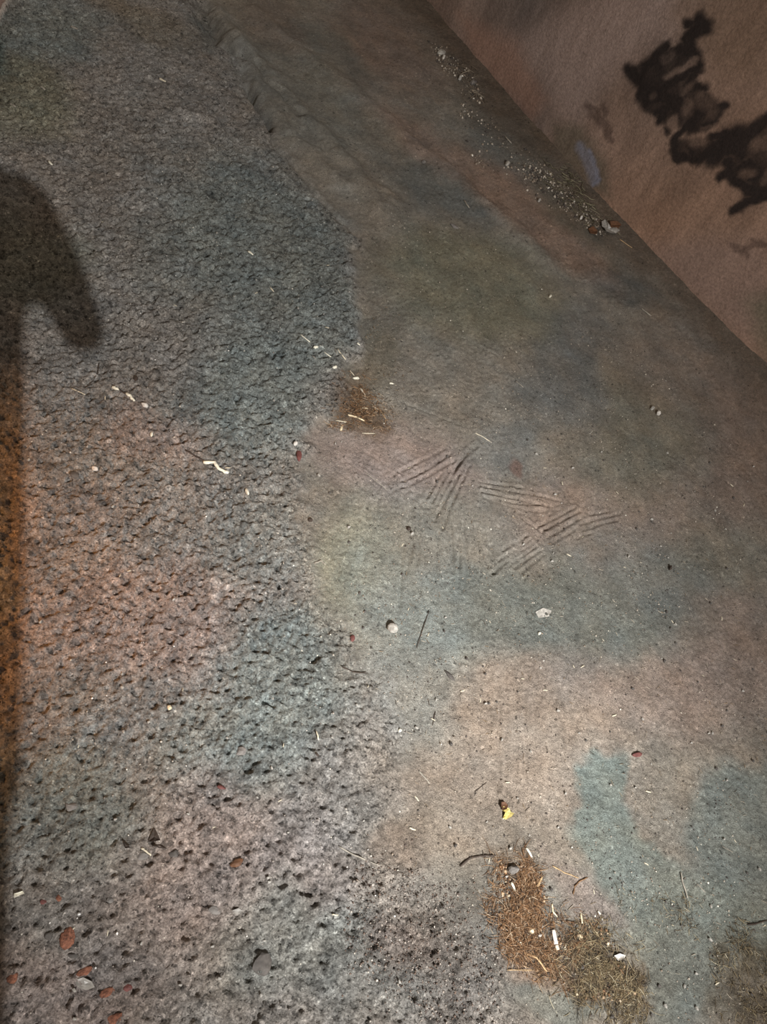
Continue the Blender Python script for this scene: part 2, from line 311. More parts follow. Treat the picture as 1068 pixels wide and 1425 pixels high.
def struct(o):
    o['kind'] = 'structure'; return o
def mesh_obj(name, V, Fc, m, parent=None, col=None, smooth=True):
    me = bpy.data.meshes.new(name)
    V = np.asarray(V, np.float32); Fc = np.asarray(Fc, np.int32); k = Fc.shape[1]
    me.vertices.add(len(V)); me.vertices.foreach_set('co', V.ravel())
    me.loops.add(Fc.size); me.loops.foreach_set('vertex_index', Fc.ravel())
    me.polygons.add(len(Fc)); me.polygons.foreach_set('loop_start', np.arange(0, Fc.size, k, dtype=np.int32))
    me.update(calc_edges=True)
    if smooth: me.polygons.foreach_set('use_smooth', np.ones(len(Fc), bool))
    if col is not None:
        a = me.attributes.new('tint', 'FLOAT_COLOR', 'POINT')
        a.data.foreach_set('color', np.hstack([col, np.ones((len(col), 1))]).astype(np.float32).ravel())
    me.materials.append(m)
    o = bpy.data.objects.new(name, me); COL.objects.link(o)
    if parent: o.parent = parent
    return o
def sub_obj(name, V, Fc, keep, m, col, parent=None):
    F2 = Fc[keep]; idx = np.unique(F2); mp = np.full(len(V), -1, np.int64); mp[idx] = np.arange(len(idx))
    return mesh_obj(name, V[idx], mp[F2], m, parent, col[idx])

# ------------------------------------------------------------------ ground
xs = np.arange(-2.55, 1.62, 0.0029)
ys = [-0.36]
while ys[-1] < 4.35:
    ys.append(ys[-1] + 0.0028 + 0.0024 * max(0, ys[-1] - .9))
ys = np.array(ys)
X, Y = np.meshgrid(xs, ys); nx, ny = len(xs), len(ys)
X = X.ravel(); Y = Y.ravel()
def frame_mask(x, y, mx=110):
    v = np.stack([x, y, np.full(x.shape, -CAM_H)]); c = R.T @ v
    px = CXP + F * c[0] / -c[2]; py = CYP - F * c[1] / -c[2]
    return (px > -mx * 2) & (px < W + mx) & (py > -mx) & (py < H + mx) & (c[2] < 0)
s_ = (X - W0[0]) * U[0] + (Y - W0[1]) * U[1]; n_ = (X - W0[0]) * NV[0] + (Y - W0[1]) * NV[1]
vis = frame_mask(X, Y) & (n_ < wall_n(s_) + 0.03)
I = np.arange(nx * ny).reshape(ny, nx)
Q = np.stack([I[:-1, :-1].ravel(), I[:-1, 1:].ravel(), I[1:, 1:].ravel(), I[1:, :-1].ravel()], 1)
Q = Q[vis[Q].all(1)]
use = np.unique(Q); mp = np.full(nx * ny, -1); mp[use] = np.arange(len(use)); Q = mp[Q]; X = X[use]; Y = Y[use]
Z, A = ahgt(X, Y)
T = tints(X, Y, A)
V = np.stack([X, Y, Z], 1)
fa = A[Q].mean(1) > 0.5
# a smooth pale slab past the top-left joint
cp = [gpt(18, 0)[:2], gpt(0, 33)[:2]]; cdv = cp[1] - cp[0]; cn = np.array([cdv[1], -cdv[0]]); cn /= np.linalg.norm(cn)
if cn.dot(gpt(0, 0)[:2] - cp[0]) < 0: cn = -cn
cs = (X - cp[0][0]) * cn[0] + (Y - cp[0][1]) * cn[1]
corner = cs[Q].mean(1) > 0
m = cs > 0
V[m, 2] = 0.024 + (vn(X[m], Y[m], .05, 5) - .5) * .002
T[m] = np.array([.30, .215, .185]) * (0.9 + .2 * vn(X[m], Y[m], .02, 9))[:, None]
m = np.abs(cs) < 0.006; T[m] = (.50, .46, .42); V[m, 2] = 0.026
struct(sub_obj('asphalt_ground', V, Q, fa & ~corner, MA, T))
struct(sub_obj('sandy_gutter_ground', V, Q, (~fa) & ~corner, MS, T))
struct(sub_obj('corner_slab', V, Q, corner, MS, T))
print('ground verts', len(V))

# ------------------------------------------------------------------ wall
TILT = 0.10
def wpt(s, z):
    n = wall_n(s) + z * TILT
    return np.stack([W0[0] + U[0] * s + NV[0] * n, W0[1] + U[1] * s + NV[1] * n, z + 0 * s], -1)
ss = np.arange(-0.75, 2.75, 0.0065); zz = np.arange(-0.06, 2.1, 0.0065)
SS, ZZ = np.meshgrid(ss, zz); ns, nz = len(ss), len(zz); SS = SS.ravel(); ZZ = ZZ.ravel()
def wall_relief(S_, Z_): return (fbm(S_, Z_ * .6, .25, 301, 3) - .5) * .018 + (fbm(S_, Z_ * .45, .04, 305, 3) - .5) * .006
WV = wpt(SS, ZZ) - np.outer(wall_relief(SS, ZZ), [NV[0], NV[1], 0])
def proj(P):
    c = (P - CAM) @ R
    return CXP + F * c[:, 0] / -c[:, 2], CYP - F * c[:, 1] / -c[:, 2]
def unwall(px, py):
    """(along, up) on the wall for a photo position"""
    v = R @ np.array([(px - CXP) / F, -(py - CYP) / F, -1.0])
    z = 0.3; s = 1.0
    for _ in range(12):
        n = wall_n(s) + z * TILT
        # plane through base offset n with slope TILT
        k = (wall_n(s) + TILT * CAM_H + W0.dot(NV) - 0) / (v[:2].dot(NV) - TILT * v[2])
        P = CAM + v * k; s = (P[:2] - W0).dot(U); z = P[2]
    return s, z
def W2(L): return [unwall(*p) for p in L]
def zg(L): return W2([(840 + a / 4.45, b / 4.45) for a, b in L])
px, py = proj(WV)
wvis = (px > -80) & (px < W + 150) & (py > -170) & (py < H)
I = np.arange(ns * nz).reshape(nz, ns)
WQ = np.stack([I[:-1, :-1].ravel(), I[:-1, 1:].ravel(), I[1:, 1:].ravel(), I[1:, :-1].ravel()], 1)
WQ = WQ[wvis[WQ].all(1)]
sw_ = SS + (fbm(SS, ZZ, .03, 401, 3) - .5) * .022; zw_ = ZZ + (fbm(SS, ZZ, .03, 411, 3) - .5) * .022
base = np.array([.212, .148, .117])
WT = np.tile(base, (len(SS), 1))
a_ = fbm(SS * 1.0 + ZZ * .3, ZZ * .6, .22, 421, 4)[:, None]; b_ = fbm(SS, ZZ * .5, .10, 431, 4)[:, None]
WT = WT * (.60 + .80 * a_) * (.72 + .56 * b_)
WT = WT * (1 + (fbm(SS, ZZ, .4, 441, 2)[:, None] - .5) * np.array([.35, .05, -.25]))
WT *= (1 + .18 * sst(.60, .85, fbm(SS * 3, ZZ * .8, .12, 451, 3)))[:, None]
def blotch(pts, col, wt, soft):
    global WT
    P = W2(pts); m = (sst(-soft, soft, sdist(sw_, zw_, P)) * wt)[:, None]; WT = WT * (1 - m) + np.array(col) * m
blotch([(700, 60), (900, -40), (1000, -60), (960, 20), (830, 120), (800, 180), (760, 130)], (.29, .22, .195), .75, .08)
blotch([(640, 20), (720, 60), (760, 140), (740, 170), (660, 90)], (.29, .17, .125), .6, .05)
blotch([(880, 340), (1068, 330), (1090, 470), (1040, 470), (960, 410)], (.215, .150, .125), .6, .06)
blotch([(770, 170), (810, 175), (845, 225), (850, 275), (800, 262), (770, 215)], (.115, .095, .07), .8, .03)
blotch([(1040, 420), (1100, 390), (1120, 520), (1068, 500)], (.085, .085, .055), .7, .05)
blotch([(930, 20), (950, -20), (1100, -40), (1100, 120), (1000, 110), (960, 60)], (.16, .105, .072), .6, .06)
# black scrawl: two rough letters sprayed one after the other
body1 = zg([(380, 280), (470, 290), (560, 292), (604, 368), (590, 420), (556, 462), (615, 535), (700, 595), (780, 652), (715, 730), (680, 795), (600, 832), (525, 852), (455, 765), (400, 830), (345, 745), (260, 700), (222, 620), (200, 560), (152, 500), (150, 420), (240, 390), (300, 330)])
body2 = zg([(430, 850), (428, 930), (450, 992), (550, 1005), (680, 990), (730, 1040), (735, 1100), (800, 1150), (850, 1200), (960, 1225), (860, 1330), (790, 1295), (860, 1250), (1000, 1230), (1200, 1180), (1250, 700), (1015, 700), (965, 725), (925, 800), (790, 815), (700, 850), (600, 850), (520, 850)])
spike = zg([(640, 100), (655, 170), (600, 200), (545, 290), (480, 270), (490, 215), (560, 165), (590, 115)])
rng = random.Random(4)
g = np.maximum(sst(-.010, .012, sdist(sw_, zw_, body1)), sst(-.010, .012, sdist(sw_, zw_, body2)))
tone = .38 + .75 * fbm(SS * 1.6 + ZZ, ZZ * .7, .05, 461, 3)
g1 = g * np.clip(tone * .34 + .64, 0, .95)
strokes = [([(150, 430), (300, 560), (470, 640)], 60), ([(380, 290), (250, 420), (230, 600)], 55), ([(480, 300), (580, 340), (590, 430)], 50), ([(300, 400), (420, 330), (540, 300)], 45),
           ([(270, 640), (420, 520), (600, 400)], 46), ([(350, 740), (470, 600), (560, 480)], 40), ([(420, 650), (540, 560), (640, 540)], 40), ([(540, 800), (640, 680), (760, 650)], 40), ([(440, 850), (560, 740), (620, 650)], 34),
           ([(640, 780), (720, 690)], 50), ([(400, 810), (440, 700), (520, 640)], 36), ([(200, 480), (340, 600), (260, 620)], 60), ([(330, 700), (430, 660), (480, 720)], 50), ([(600, 120), (640, 180), (520, 240)], 60), ([(520, 235), (600, 140)], 50),
           ([(440, 860), (450, 960), (560, 980)], 44), ([(680, 960), (760, 880), (860, 860)], 110), ([(860, 900), (940, 800), (1030, 720)], 60), ([(600, 980), (700, 900), (860, 960)], 56), ([(760, 1000), (810, 1100), (900, 1180), (1030, 1190)], 56),
           ([(900, 1000), (960, 1040), (940, 1120), (860, 1080), (850, 1030), (900, 1000)], 30), ([(800, 1310), (900, 1250), (1020, 1200)], 46), ([(640, 860), (740, 830), (860, 830)], 30), ([(720, 1100), (780, 1060)], 46), ([(980, 900), (1080, 860), (1100, 1000), (1060, 1160)], 60),
           ([(520, 150), (530, 150)], 44), ([(540, 920), (560, 940)], 30), ([(450, 980), (470, 985)], 44), ([(540, 220), (540, 290)], 60)]
for P, wd in strokes:
    d = seg_dist(sw_, zw_, zg(P)); r = wd / 4.45 * 2.4 / 1029 * 1.15
    g1 = np.maximum(g1, sst(r * 1.0, r * .35, d) * np.clip(tone + .5, 0, .97))
g1 = np.maximum(g1, sst(-.004, .012, sdist(sw_, zw_, spike)) * .9)
for P, wd, k in [([(395, 470), (480, 430), (575, 380)], 34, .75), ([(500, 570), (540, 540)], 40, .35), ([(510, 690), (530, 640)], 40, .4), ([(610, 620), (660, 640), (680, 690)], 70, .3), ([(420, 770), (440, 750)], 50, .9), ([(560, 880), (620, 860)], 50, .5),
                 ([(950, 900), (1020, 880)], 60, .45), ([(880, 1080), (920, 1060)], 44, .4), ([(1000, 1130), (1040, 1080)], 50, .3), ([(370, 370), (430, 340)], 36, .3), ([(620, 800), (720, 760)], 20, .4), ([(300, 600), (320, 590)], 26, .35)]:
    d = seg_dist(sw_, zw_, zg(P)); r = wd / 4.45 * 2.4 / 1029
    g1 = g1 * (1 - .7 * k * sst(r, r * .3, d))
# small brown scrawl and others
g2 = np.zeros(len(SS))
for P, wd in [([(815, 148), (828, 152), (838, 172)], 5), ([(838, 150), (842, 160)], 4), ([(822, 158), (836, 168), (846, 184)], 7), ([(844, 190), (852, 196)], 5), ([(836, 172), (850, 186)], 5),
              ([(1018, 340), (1030, 352), (1040, 344), (1060, 338)], 4), ([(1035, 345), (1042, 355)], 4), ([(1046, 334), (1075, 345)], 3)]:
    d = seg_dist(sw_, zw_, W2(P)); r = wd * 2.5 / 1029 * 1.2; g2 = np.maximum(g2, sst(r * 1.3, r * .3, d) * .62 * np.clip(tone + .3, 0, 1))
gb = np.zeros(len(SS))
for P, wd, k in [([(808, 205), (818, 225), (826, 250)], 11, .55), ([(820, 212), (830, 240), (832, 252)], 7, .75), ([(806, 202), (810, 208)], 5, .7), ([(826, 255), (834, 250)], 6, .8)]:
    d = seg_dist(sw_, zw_, W2(P)); r = wd * 2.5 / 1029; gb = np.maximum(gb, sst(r * 1.3, r * .2, d) * k)
gr = np.zeros(len(SS))
for P, wd in [([(1000, 462), (1030, 485), (1062, 512)], 2.5), ([(955, 425), (985, 448)], 2)]:
    d = seg_dist(sw_, zw_, W2(P)); r = wd * 2.2 / 1029; gr = np.maximum(gr, sst(r * 1.5, r * .3, d) * .35)
for mk, c in ((gb, (.19, .20, .26)), (g2, (.055, .034, .028)), (gr, (.12, .16, .10)), (g1, (.014, .010, .009))):
    WT = WT * (1 - mk[:, None]) + np.array(c) * mk[:, None]
q1 = g1[WQ].max(1) > .08; q2 = (g2[WQ].max(1) > .06) & ~q1; q3 = (gb[WQ].max(1) > .06) & ~q1 & ~q2
wall = struct(sub_obj('wall_right', WV, WQ, ~(q1 | q2 | q3), MW, WT))
o = sub_obj('sprayed_scrawl', WV, WQ, q1, MW, WT, wall); o['label'] = 'black spray-painted scrawl of two ragged letters'
o = sub_obj('small_scrawl', WV, WQ, q2, MW, WT, wall); o['label'] = 'small faded brown scribbles'
o = sub_obj('paint_smear', WV, WQ, q3, MW, WT, wall); o['label'] = 'pale blue paint smear near the wall foot'

# ------------------------------------------------------------------ debris
def tag(o, label, cat, group=None, kind=None):
    if label: o['label'] = label
    if cat: o['category'] = cat
    if group: o['group'] = group
    if kind: o['kind'] = kind
    return o
M_ = {'straw': mat('pale_straw', (.62, .57, .44), .6), 'white': mat('bleached_stick', (.78, .74, .62), .55), 'paper': mat('dirty_paper', (.60, .58, .54), .7),
      'twig': mat('dark_twig', (.045, .032, .024), .8), 'brown': mat('brown_twig', (.17, .095, .045), .8), 'chip': mat('dark_chip', (.075, .068, .062), .75),
      'red': mat('red_brick_chip', (.17, .07, .042), .9, .6, 260, .002), 'grey': mat('grey_stone', (.16, .15, .14), .8), 'pale': mat('pale_stone', (.36, .35, .32), .75),
      'yellow': mat('yellow_petal', (.55, .47, .17), .5), 'leafbrown': mat('brown_leaf', (.10, .045, .02), .7), 'film': mat('cloudy_film', (.27, .26, .24), .4),
      'glass': mat('glass_crumb', (.85, .87, .85), .08), 'greystraw': mat('grey_straw', (.27, .25, .21), .8), 'tan': mat('tan_straw', (.40, .28, .15), .7), 'cream': mat('cream_flake', (.66, .56, .38), .6),
      'redchip': mat('maroon_chip', (.12, .04, .035), .7), 'butt': mat('white_paper_tube', (.78, .74, .68), .7, .12), 'filter': mat('worn_filter', (.60, .50, .40), .8)}
def on_ground(a, b, lift=0.0):
    p = gpt(a, b); z = hz(p[0], p[1])
    p = gpt(a, b, z); z = hz(p[0], p[1]); return Vector((p[0], p[1], z + lift))
def tube(name, pts, r, m, parent=None, taper=.6, seed=0, flat=.7, knots=True):
    """a bent, uneven rod through photo positions, lying on the ground; origin at its middle"""
    rg = random.Random(seed); P = [on_ground(a, b) for a, b in pts]
    # subdivide
    Q_ = []
    for i in range(len(P) - 1):
        k = 4 if (P[i + 1] - P[i]).length > .006 else 2
        for j in range(k): Q_.append(P[i].lerp(P[i + 1], j / k))
    Q_.append(P[-1]); zs = [q.z for q in Q_]; zb = sorted(zs)[(len(zs) * 2) // 3]
    for q in Q_: q.z = max(zb, q.z - .001) + r * .9
    if not knots:
        for q in Q_: q.z = max(zs) + r * .8
    for i in range(1, len(Q_) - 1 if knots else 1):
        Q_[i] += Vector((rg.uniform(-1, 1), rg.uniform(-1, 1), 0)) * r * .35
    c = sum(Q_, Vector()) / len(Q_); base_ = c - Vector((0, 0, r))
    V_, F_ = [], []; n = 7
    for i, q in enumerate(Q_):
        t = (Q_[min(i + 1, len(Q_) - 1)] - Q_[max(i - 1, 0)]).normalized(); sd = t.cross(Vector((0, 0, 1))).normalized(); u_ = sd.cross(t)
        e = i / (len(Q_) - 1); rr = r * (1 - (1 - taper) * e) * (rg.uniform(.82, 1.2) if knots else 1)
        if i in (0, len(Q_) - 1) and knots: rr *= .75
        for k in range(n):
            a = 2 * math.pi * k / n; V_.append(q + (sd * math.cos(a) + u_ * math.sin(a) * flat) * rr - base_)
    for i in range(len(Q_) - 1):
        for k in range(n): F_.append((i * n + k, i * n + (k + 1) % n, (i + 1) * n + (k + 1) % n, (i + 1) * n + k))
    me = bpy.data.meshes.new(name)
    F_ += [tuple(range(n - 1, -1, -1)), tuple((len(Q_) - 1) * n + k for k in range(n))]
    me.from_pydata([tuple(v) for v in V_], [], F_); me.materials.append(M_[m])
    for p in me.polygons: p.use_smooth = True
    o = bpy.data.objects.new(name, me); COL.objects.link(o); o.location = base_
    if parent: o.parent = parent; o.location = base_ - parent.location
    return o
def px_m(a, b):
    p = gpt(a, b); return float(np.linalg.norm(p - CAM)) / math.hypot(F, math.hypot(a - CXP, b - CYP))
def stone(name, a, b, rx, ry, ang, m, seed=0, hfac=.6, sink=.35, sub=2, angular=.35, parent=None):
    """a broken stone; half sizes in photo pixels, tilt in degrees"""
    rg = random.Random(seed * 7 + 1); p = on_ground(a, b); t = math.radians(ang)
    e1 = (gpt(a + rx * math.cos(t), b + rx * math.sin(t)) - gpt(a, b)); e2 = (gpt(a - ry * math.sin(t), b + ry * math.cos(t)) - gpt(a, b))
    rz = min(np.linalg.norm(e1), np.linalg.norm(e2)) * hfac * 1.3
    bm = bmesh.new(); bmesh.ops.create_icosphere(bm, subdivisions=sub, radius=1)
    cuts = [(Vector((rg.uniform(-1, 1), rg.uniform(-1, 1), rg.uniform(-.3, 1))).normalized(), rg.uniform(.55, .85)) for _ in range(7)]
    for v in bm.verts:
        c = v.co.copy()
        for nrm, dd in cuts:
            k = c.dot(nrm)
            if k > dd: c -= nrm * (k - dd) * (.6 + angular)
        c *= 1 + rg.uniform(-.05, .05)
        v.co = Vector((e1[0] * c.x + e2[0] * c.y, e1[1] * c.x + e2[1] * c.y, c.z * rz + rz * (1 - sink * 2)))
    me = bpy.data.meshes.new(name); bm.to_mesh(me); bm.free(); me.materials.append(M_[m])
    if angular < .3:
        for q in me.polygons: q.use_smooth = True
    o = bpy.data.objects.new(name, me); COL.objects.link(o); o.location = p
    if parent: o.parent = parent; o.location = p - parent.location
    return o
def flake(name, poly, m, lift=.003, thick=.0012, curl=.004, seed=0, parent=None):
    """a thin crumpled scrap with real thickness, outline in photo pixels"""
    rg = random.Random(seed); ca = sum(p[0] for p in poly) / len(poly); cb = sum(p[1] for p in poly) / len(poly)
    o0 = on_ground(ca, cb); n = len(poly); ring = []
    for k, (a, b) in enumerate(poly):
        g_ = gpt(a, b, o0.z); ring.append(Vector((g_[0] - o0.x, g_[1] - o0.y, lift + curl * rg.uniform(-.3, 1))))
    bm = bmesh.new(); mid = [bm.verts.new(v * .5 + Vector((0, 0, curl * rg.uniform(-.2, .5)))) for v in ring]; out = [bm.verts.new(v) for v in ring]
    c = bm.verts.new((0, 0, lift * .8)); 
    for k in range(n):
        bm.faces.new((c, mid[k], mid[(k + 1) % n])); bm.faces.new((mid[k], out[k], out[(k + 1) % n], mid[(k + 1) % n]))
    bm.normal_update()
    r_ = bmesh.ops.extrude_face_region(bm, geom=bm.faces[:])
    for v in r_['geom']:
        if isinstance(v, bmesh.types.BMVert): v.co.z -= thick
    bmesh.ops.recalc_face_normals(bm, faces=bm.faces[:])
    me = bpy.data.meshes.new(name); bm.to_mesh(me); bm.free(); me.materials.append(M_[m])
    o = bpy.data.objects.new(name, me); COL.objects.link(o); o.location = o0
    if parent: o.parent = parent; o.location = o0 - parent.location
    return o

def emp(name, a, b, label, cat, group=None):
    o = bpy.data.objects.new(name, None); COL.objects.link(o); o.location = on_ground(a, b); o.empty_display_size = .02
    return tag(o, label, cat, group)
# --- single finds
t = emp('crumpled_leaf', 702, 1130, 'crumpled yellow leaf with its shadow modelled as a dark brown flake lying alone on beige sandy concrete', 'leaf')
flake('blade', [(699, 1123), (706, 1126), (709, 1131), (713, 1133), (709, 1138), (703, 1141), (699, 1139), (700, 1132), (697, 1128)], 'yellow', .006, .0010, .008, 3, t)
o = flake('tip', [(696, 1117), (701, 1117), (705, 1122), (703, 1127), (698, 1129), (695, 1124)], 'leafbrown', .005, .0010, .005, 5, t); o['label'] = 'dark brown flake modelled as the shadow of the yellow leaf'  # brown flake stands in for the shadow the leaf casts
t = emp('cigarette_end', 773, 1308, 'white flattened cigarette end standing out on the orange-brown straw litter', 'cigarette end')
tube('paper_tube', [(769, 1294), (773, 1314)], .0040, 'butt', t, 1.0, 2, .8, False)
tube('filter', [(773.2, 1315), (775, 1322)], .0041, 'filter', t, 1.0, 3, .8, False)
t = emp('split_stick', 300, 651, 'longest bleached white stick with its black shadow line modelled as a dark tube at its upper end, on rough asphalt', 'stick')
tube('bare_wood', [(283, 643), (297, 648), (307, 656), (318, 659)], .0042, 'white', t, .9, 4)
tube('bark', [(258, 627), (272, 635), (288, 642), (300, 646)], .0022, 'twig', t, 1.1, 5)  # dark tube stands in for the shadow line along the stick
t = emp('peeled_twig', 172, 549, 'thin dark twig with two white peeled ends, left of the longest stick', 'twig')
tube('peeled_end', [(156, 540), (166, 543)], .0044, 'white', t, .7, 6); tube('peeled_end', [(176, 550), (182, 553), (187, 559)], .0042, 'white', t, .6, 7)
tube('bark', [(165, 542), (172, 547), (178, 551)], .0020, 'twig', t, 1, 8)
SINGLE = [
 ('straw_piece', [(100, 543), (119, 551)], .0019, 'straw', 'straight pale straw lying left of the peeled twig on rough asphalt', 'straw'),
 ('dark_fibre', [(138, 506), (136, 520), (130, 532), (116, 543)], .0013, 'twig', 'long curved black fibre above the straight pale straw on asphalt', 'fibre'),
 ('straw_piece', [(197, 1180), (203, 1184), (210, 1191)], .0022, 'straw', 'short white straw across a round stone beside the black leaf bit', 'straw'),
 ('twig', [(212, 1177), (232, 1181)], .0020, 'twig', 'short dark twig touching the black leaf bit on near asphalt', 'twig'),
 ('twig', [(640, 1206), (655, 1194), (672, 1191), (690, 1191)], .0024, 'twig', 'bent dark twig just left of the top of the large straw litter', 'twig'),
 ('twig', [(797, 1245), (800, 1234), (807, 1226), (818, 1221)], .0020, 'brown', 'curved brown twig arching just above the large straw litter', 'twig'),
 ('straw_piece', [(769, 1205), (785, 1214), (805, 1222)], .0015, 'tan', 'long thin tan straw above the large litter, left of curved brown twig', 'straw'),
 ('straw_piece', [(947, 1214), (950, 1228), (957, 1250)], .0024, 'greystraw', 'long grey straw lying upright on the greenish concrete at lower right', 'straw'),
 ('straw_piece', [(970, 1230), (982, 1242)], .0014, 'greystraw', 'thin grey straw right of the long upright grey straw', 'straw'),
 ('twig', [(1040, 1287), (1055, 1285), (1075, 1278)], .0022, 'twig', 'dark curved twig at the right border near the bottom corner', 'twig'),
 ('fibre', [(583, 1073), (591, 1082), (598, 1091)], .0020, 'greystraw', 'bent grey stem with a white tip above left of the yellow leaf', 'stem'),
 ('twig', [(661, 1102), (677, 1089)], .0014, 'twig', 'fine straight dark twig between the bent stem and the yellow leaf', 'twig'),
 ('twig', [(606, 990), (602, 1010)], .0016, 'twig', 'short dark upright twig on beige concrete below the dark sliver', 'twig'),
 ('twig', [(597, 850), (588, 876), (580, 902)], .0014, 'twig', 'long thin dark stem right of the pale triangular stone', 'stem'),
 ('twig', [(476, 928), (492, 936), (511, 938)], .0017, 'twig', 'curved dark twig at the asphalt edge below the maroon chip', 'twig'),
 ('stick', [(732, 1180), (740, 1193)], .0030, 'white', 'short white stick lying just above the large straw litter', 'stick'),
 ('stick', [(711, 1228), (716, 1241)], .0036, 'white', 'short white stick in the upper left of the large straw litter', 'stick'),
 ('stick', [(747, 1234), (754, 1220)], .0034, 'tan', 'tan brown stick at the upper right rim of large litter', 'stick'),
 ('stick', [(768, 1258), (769, 1268), (775, 1276)], .0024, 'cream', 'bent cream stick in the middle of the large litter above the cigarette end', 'stick'),
 ('straw_piece', [(720, 1323), (745, 1332), (760, 1352)], .0022, 'tan', 'long curved tan straw at the lower left of the large litter', 'straw'),
 ('straw_piece', [(719, 1305), (725, 1315)], .0028, 'white', 'short white straw in the litter left of the cigarette end', 'straw'),
 ('straw_piece', [(841, 1360), (853, 1365)], .0024, 'cream', 'cream straw in the olive lower right part of the large litter', 'straw'),
 ('straw_piece', [(873, 1402), (878, 1388)], .0020, 'tan', 'tan straw at the lowest right end of the large litter', 'straw'),
 ('straw_piece', [(705, 1350), (738, 1350)], .0012, 'tan', 'very thin level straw along the lower left rim of the large litter', 'straw'),
 ('straw_piece', [(808, 1272), (810, 1285)], .0030, 'cream', 'upright cream straw in the right half of the large litter', 'straw'),
 ('straw_piece', [(832, 1268), (836, 1272)], .0024, 'white', 'tiny white straw at the upper right rim of the large litter', 'straw'),
 ('straw_piece', [(801, 1333), (811, 1348)], .0018, 'tan', 'slanting tan straw below the middle of the large litter', 'straw'),
 ('straw_piece', [(418, 468), (431, 479)], .0028, 'white', 'bright white straw farthest up left of the scatter above the small litter', 'straw'),
 ('straw_piece', [(452, 490), (461, 497)], .0022, 'white', 'white straw in the scatter, right below the small white crumb', 'straw'),
 ('straw_piece', [(470, 487), (481, 502)], .0024, 'straw', 'long slanting straw nearest above the small litter on asphalt', 'straw'),
 ('straw_piece', [(466, 486), (470, 494)], .0014, 'greystraw', 'thin faint straw touching the long slanting straw', 'straw'),
 ('straw_piece', [(435, 495), (440, 500)], .0018, 'greystraw', 'short grey straw left of the white straw on asphalt', 'straw'),
 ('straw_piece', [(487, 516), (493, 523)], .0018, 'straw', 'short straw just above the top of the small litter', 'straw'),
 ('stick', [(501, 541), (508, 551)], .0034, 'white', 'white stick upright in the small orange-brown litter', 'stick'),
 ('stick', [(484, 578), (495, 581), (507, 587)], .0036, 'cream', 'thick cream stick along the lower rim of the small litter', 'stick'),
 ('straw_piece', [(467, 586), (483, 588)], .0022, 'straw', 'level pale straw left of the thick cream stick', 'straw'),
 ('straw_piece', [(504, 603), (522, 604)], .0018, 'straw', 'level pale straw below the small litter on pink concrete', 'straw'),
 ('straw_piece', [(518, 566), (526, 570)], .0022, 'straw', 'short pale straw at the right side of the small litter', 'straw'),
 ('straw_piece', [(504, 568), (512, 569)], .0022, 'cream', 'short cream straw in the lower middle of the small litter', 'straw'),
 ('straw_piece', [(528, 570), (537, 583)], .0014, 'tan', 'thin tan straw slanting off the right rim of the small litter', 'straw'),
 ('straw_piece', [(542, 534), (548, 535)], .0034, 'white', 'stubby white straw right of the small litter', 'straw'),
 ('straw_piece', [(497, 478), (501, 481)], .0036, 'white', 'white stub on dark asphalt above and right of the slanting straw', 'straw'),
 ('straw_piece', [(662, 603), (671, 608), (682, 615)], .0020, 'straw', 'pale straw on grey concrete above the fan of rake marks', 'straw'),
 ('straw_piece', [(718, 530), (728, 540)], .0020, 'greystraw', 'faint grey straw on violet-grey concrete above the rake marks', 'straw'),
 ('straw_piece', [(345, 352), (352, 356)], .0042, 'white', 'short wide white straw alone on upper middle asphalt', 'straw'),
 ('straw_piece', [(376, 401), (381, 406)], .0030, 'straw', 'small pale straw below the wide white straw on asphalt', 'straw'),
 ('straw_piece', [(99, 37), (108, 43)], .0050, 'greystraw', 'pale grey stub at the far upper left of the asphalt', 'straw'),
 ('straw_piece', [(222, 111), (231, 114)], .0050, 'straw', 'pale stub on far asphalt right of the two olive stains', 'straw'),
 ('straw_piece', [(56, 121), (63, 124)], .0048, 'greystraw', 'pale stub at the far left asphalt beside the olive stain', 'straw'),
 ('straw_piece', [(14, 145), (22, 149)], .0040, 'greystraw', 'pale stub inside the olive stain at the left border', 'straw'),
 ('straw_piece', [(68, 229), (73, 232)], .0042, 'white', 'white stub on asphalt just above the shadow at left', 'straw'),
 ('straw_piece', [(30, 308), (44, 310)], .0022, 'greystraw', 'thin level straw lying inside the shadow at left', 'straw'),
 ('straw_piece', [(438, 784), (446, 781), (453, 787)], .0028, 'greystraw', 'bent pale straw on yellowish concrete by the asphalt edge', 'straw'),
 ('straw_piece', [(508, 657), (540, 682)], .0014, 'greystraw', 'thin straw lying across the pink rake-marked concrete', 'straw'),
 ('straw_piece', [(646, 280), (653, 290)], .0040, 'greystraw', 'grey slanting straw near the dark teal stain by the wall', 'straw'),
 ('straw_piece', [(703, 192), (712, 200)], .0040, 'greystraw', 'grey straw on blue-grey grit near the wall foot', 'straw'),
 ('straw_piece', [(862, 334), (880, 345)], .0024, 'tan', 'thin tan straw just below the crumpled white scrap at the wall', 'straw'),
 ('straw_piece', [(893, 430), (906, 440)], .0036, 'greystraw', 'grey straw right of the dark stain on gutter floor', 'straw'),
 ('straw_piece', [(440, 1018), (444, 1030)], .0022, 'straw', 'pale straw on teal asphalt near the concrete edge', 'straw'),
 ('straw_piece', [(440, 1048), (444, 1052)], .0030, 'twig', 'black sliver on teal asphalt below the pale straw', 'sliver'),
 ('straw_piece', [(1005, 1178), (1020, 1186)], .0012, 'greystraw', 'hair-thin straw on the greenish stain at right', 'straw'),
 ('straw_piece', [(472, 1178), (492, 1190), (530, 1205)], .0016, 'greystraw', 'long thin stem on speckled asphalt left of the bent dark twig', 'stem'),
]
for i, (nm, P, r, m, lab, cat) in enumerate(SINGLE):
    o = tube(nm, P, r * .8, m, None, .7, 20 + i); tag(o, lab, cat, 'scattered straws and twigs')
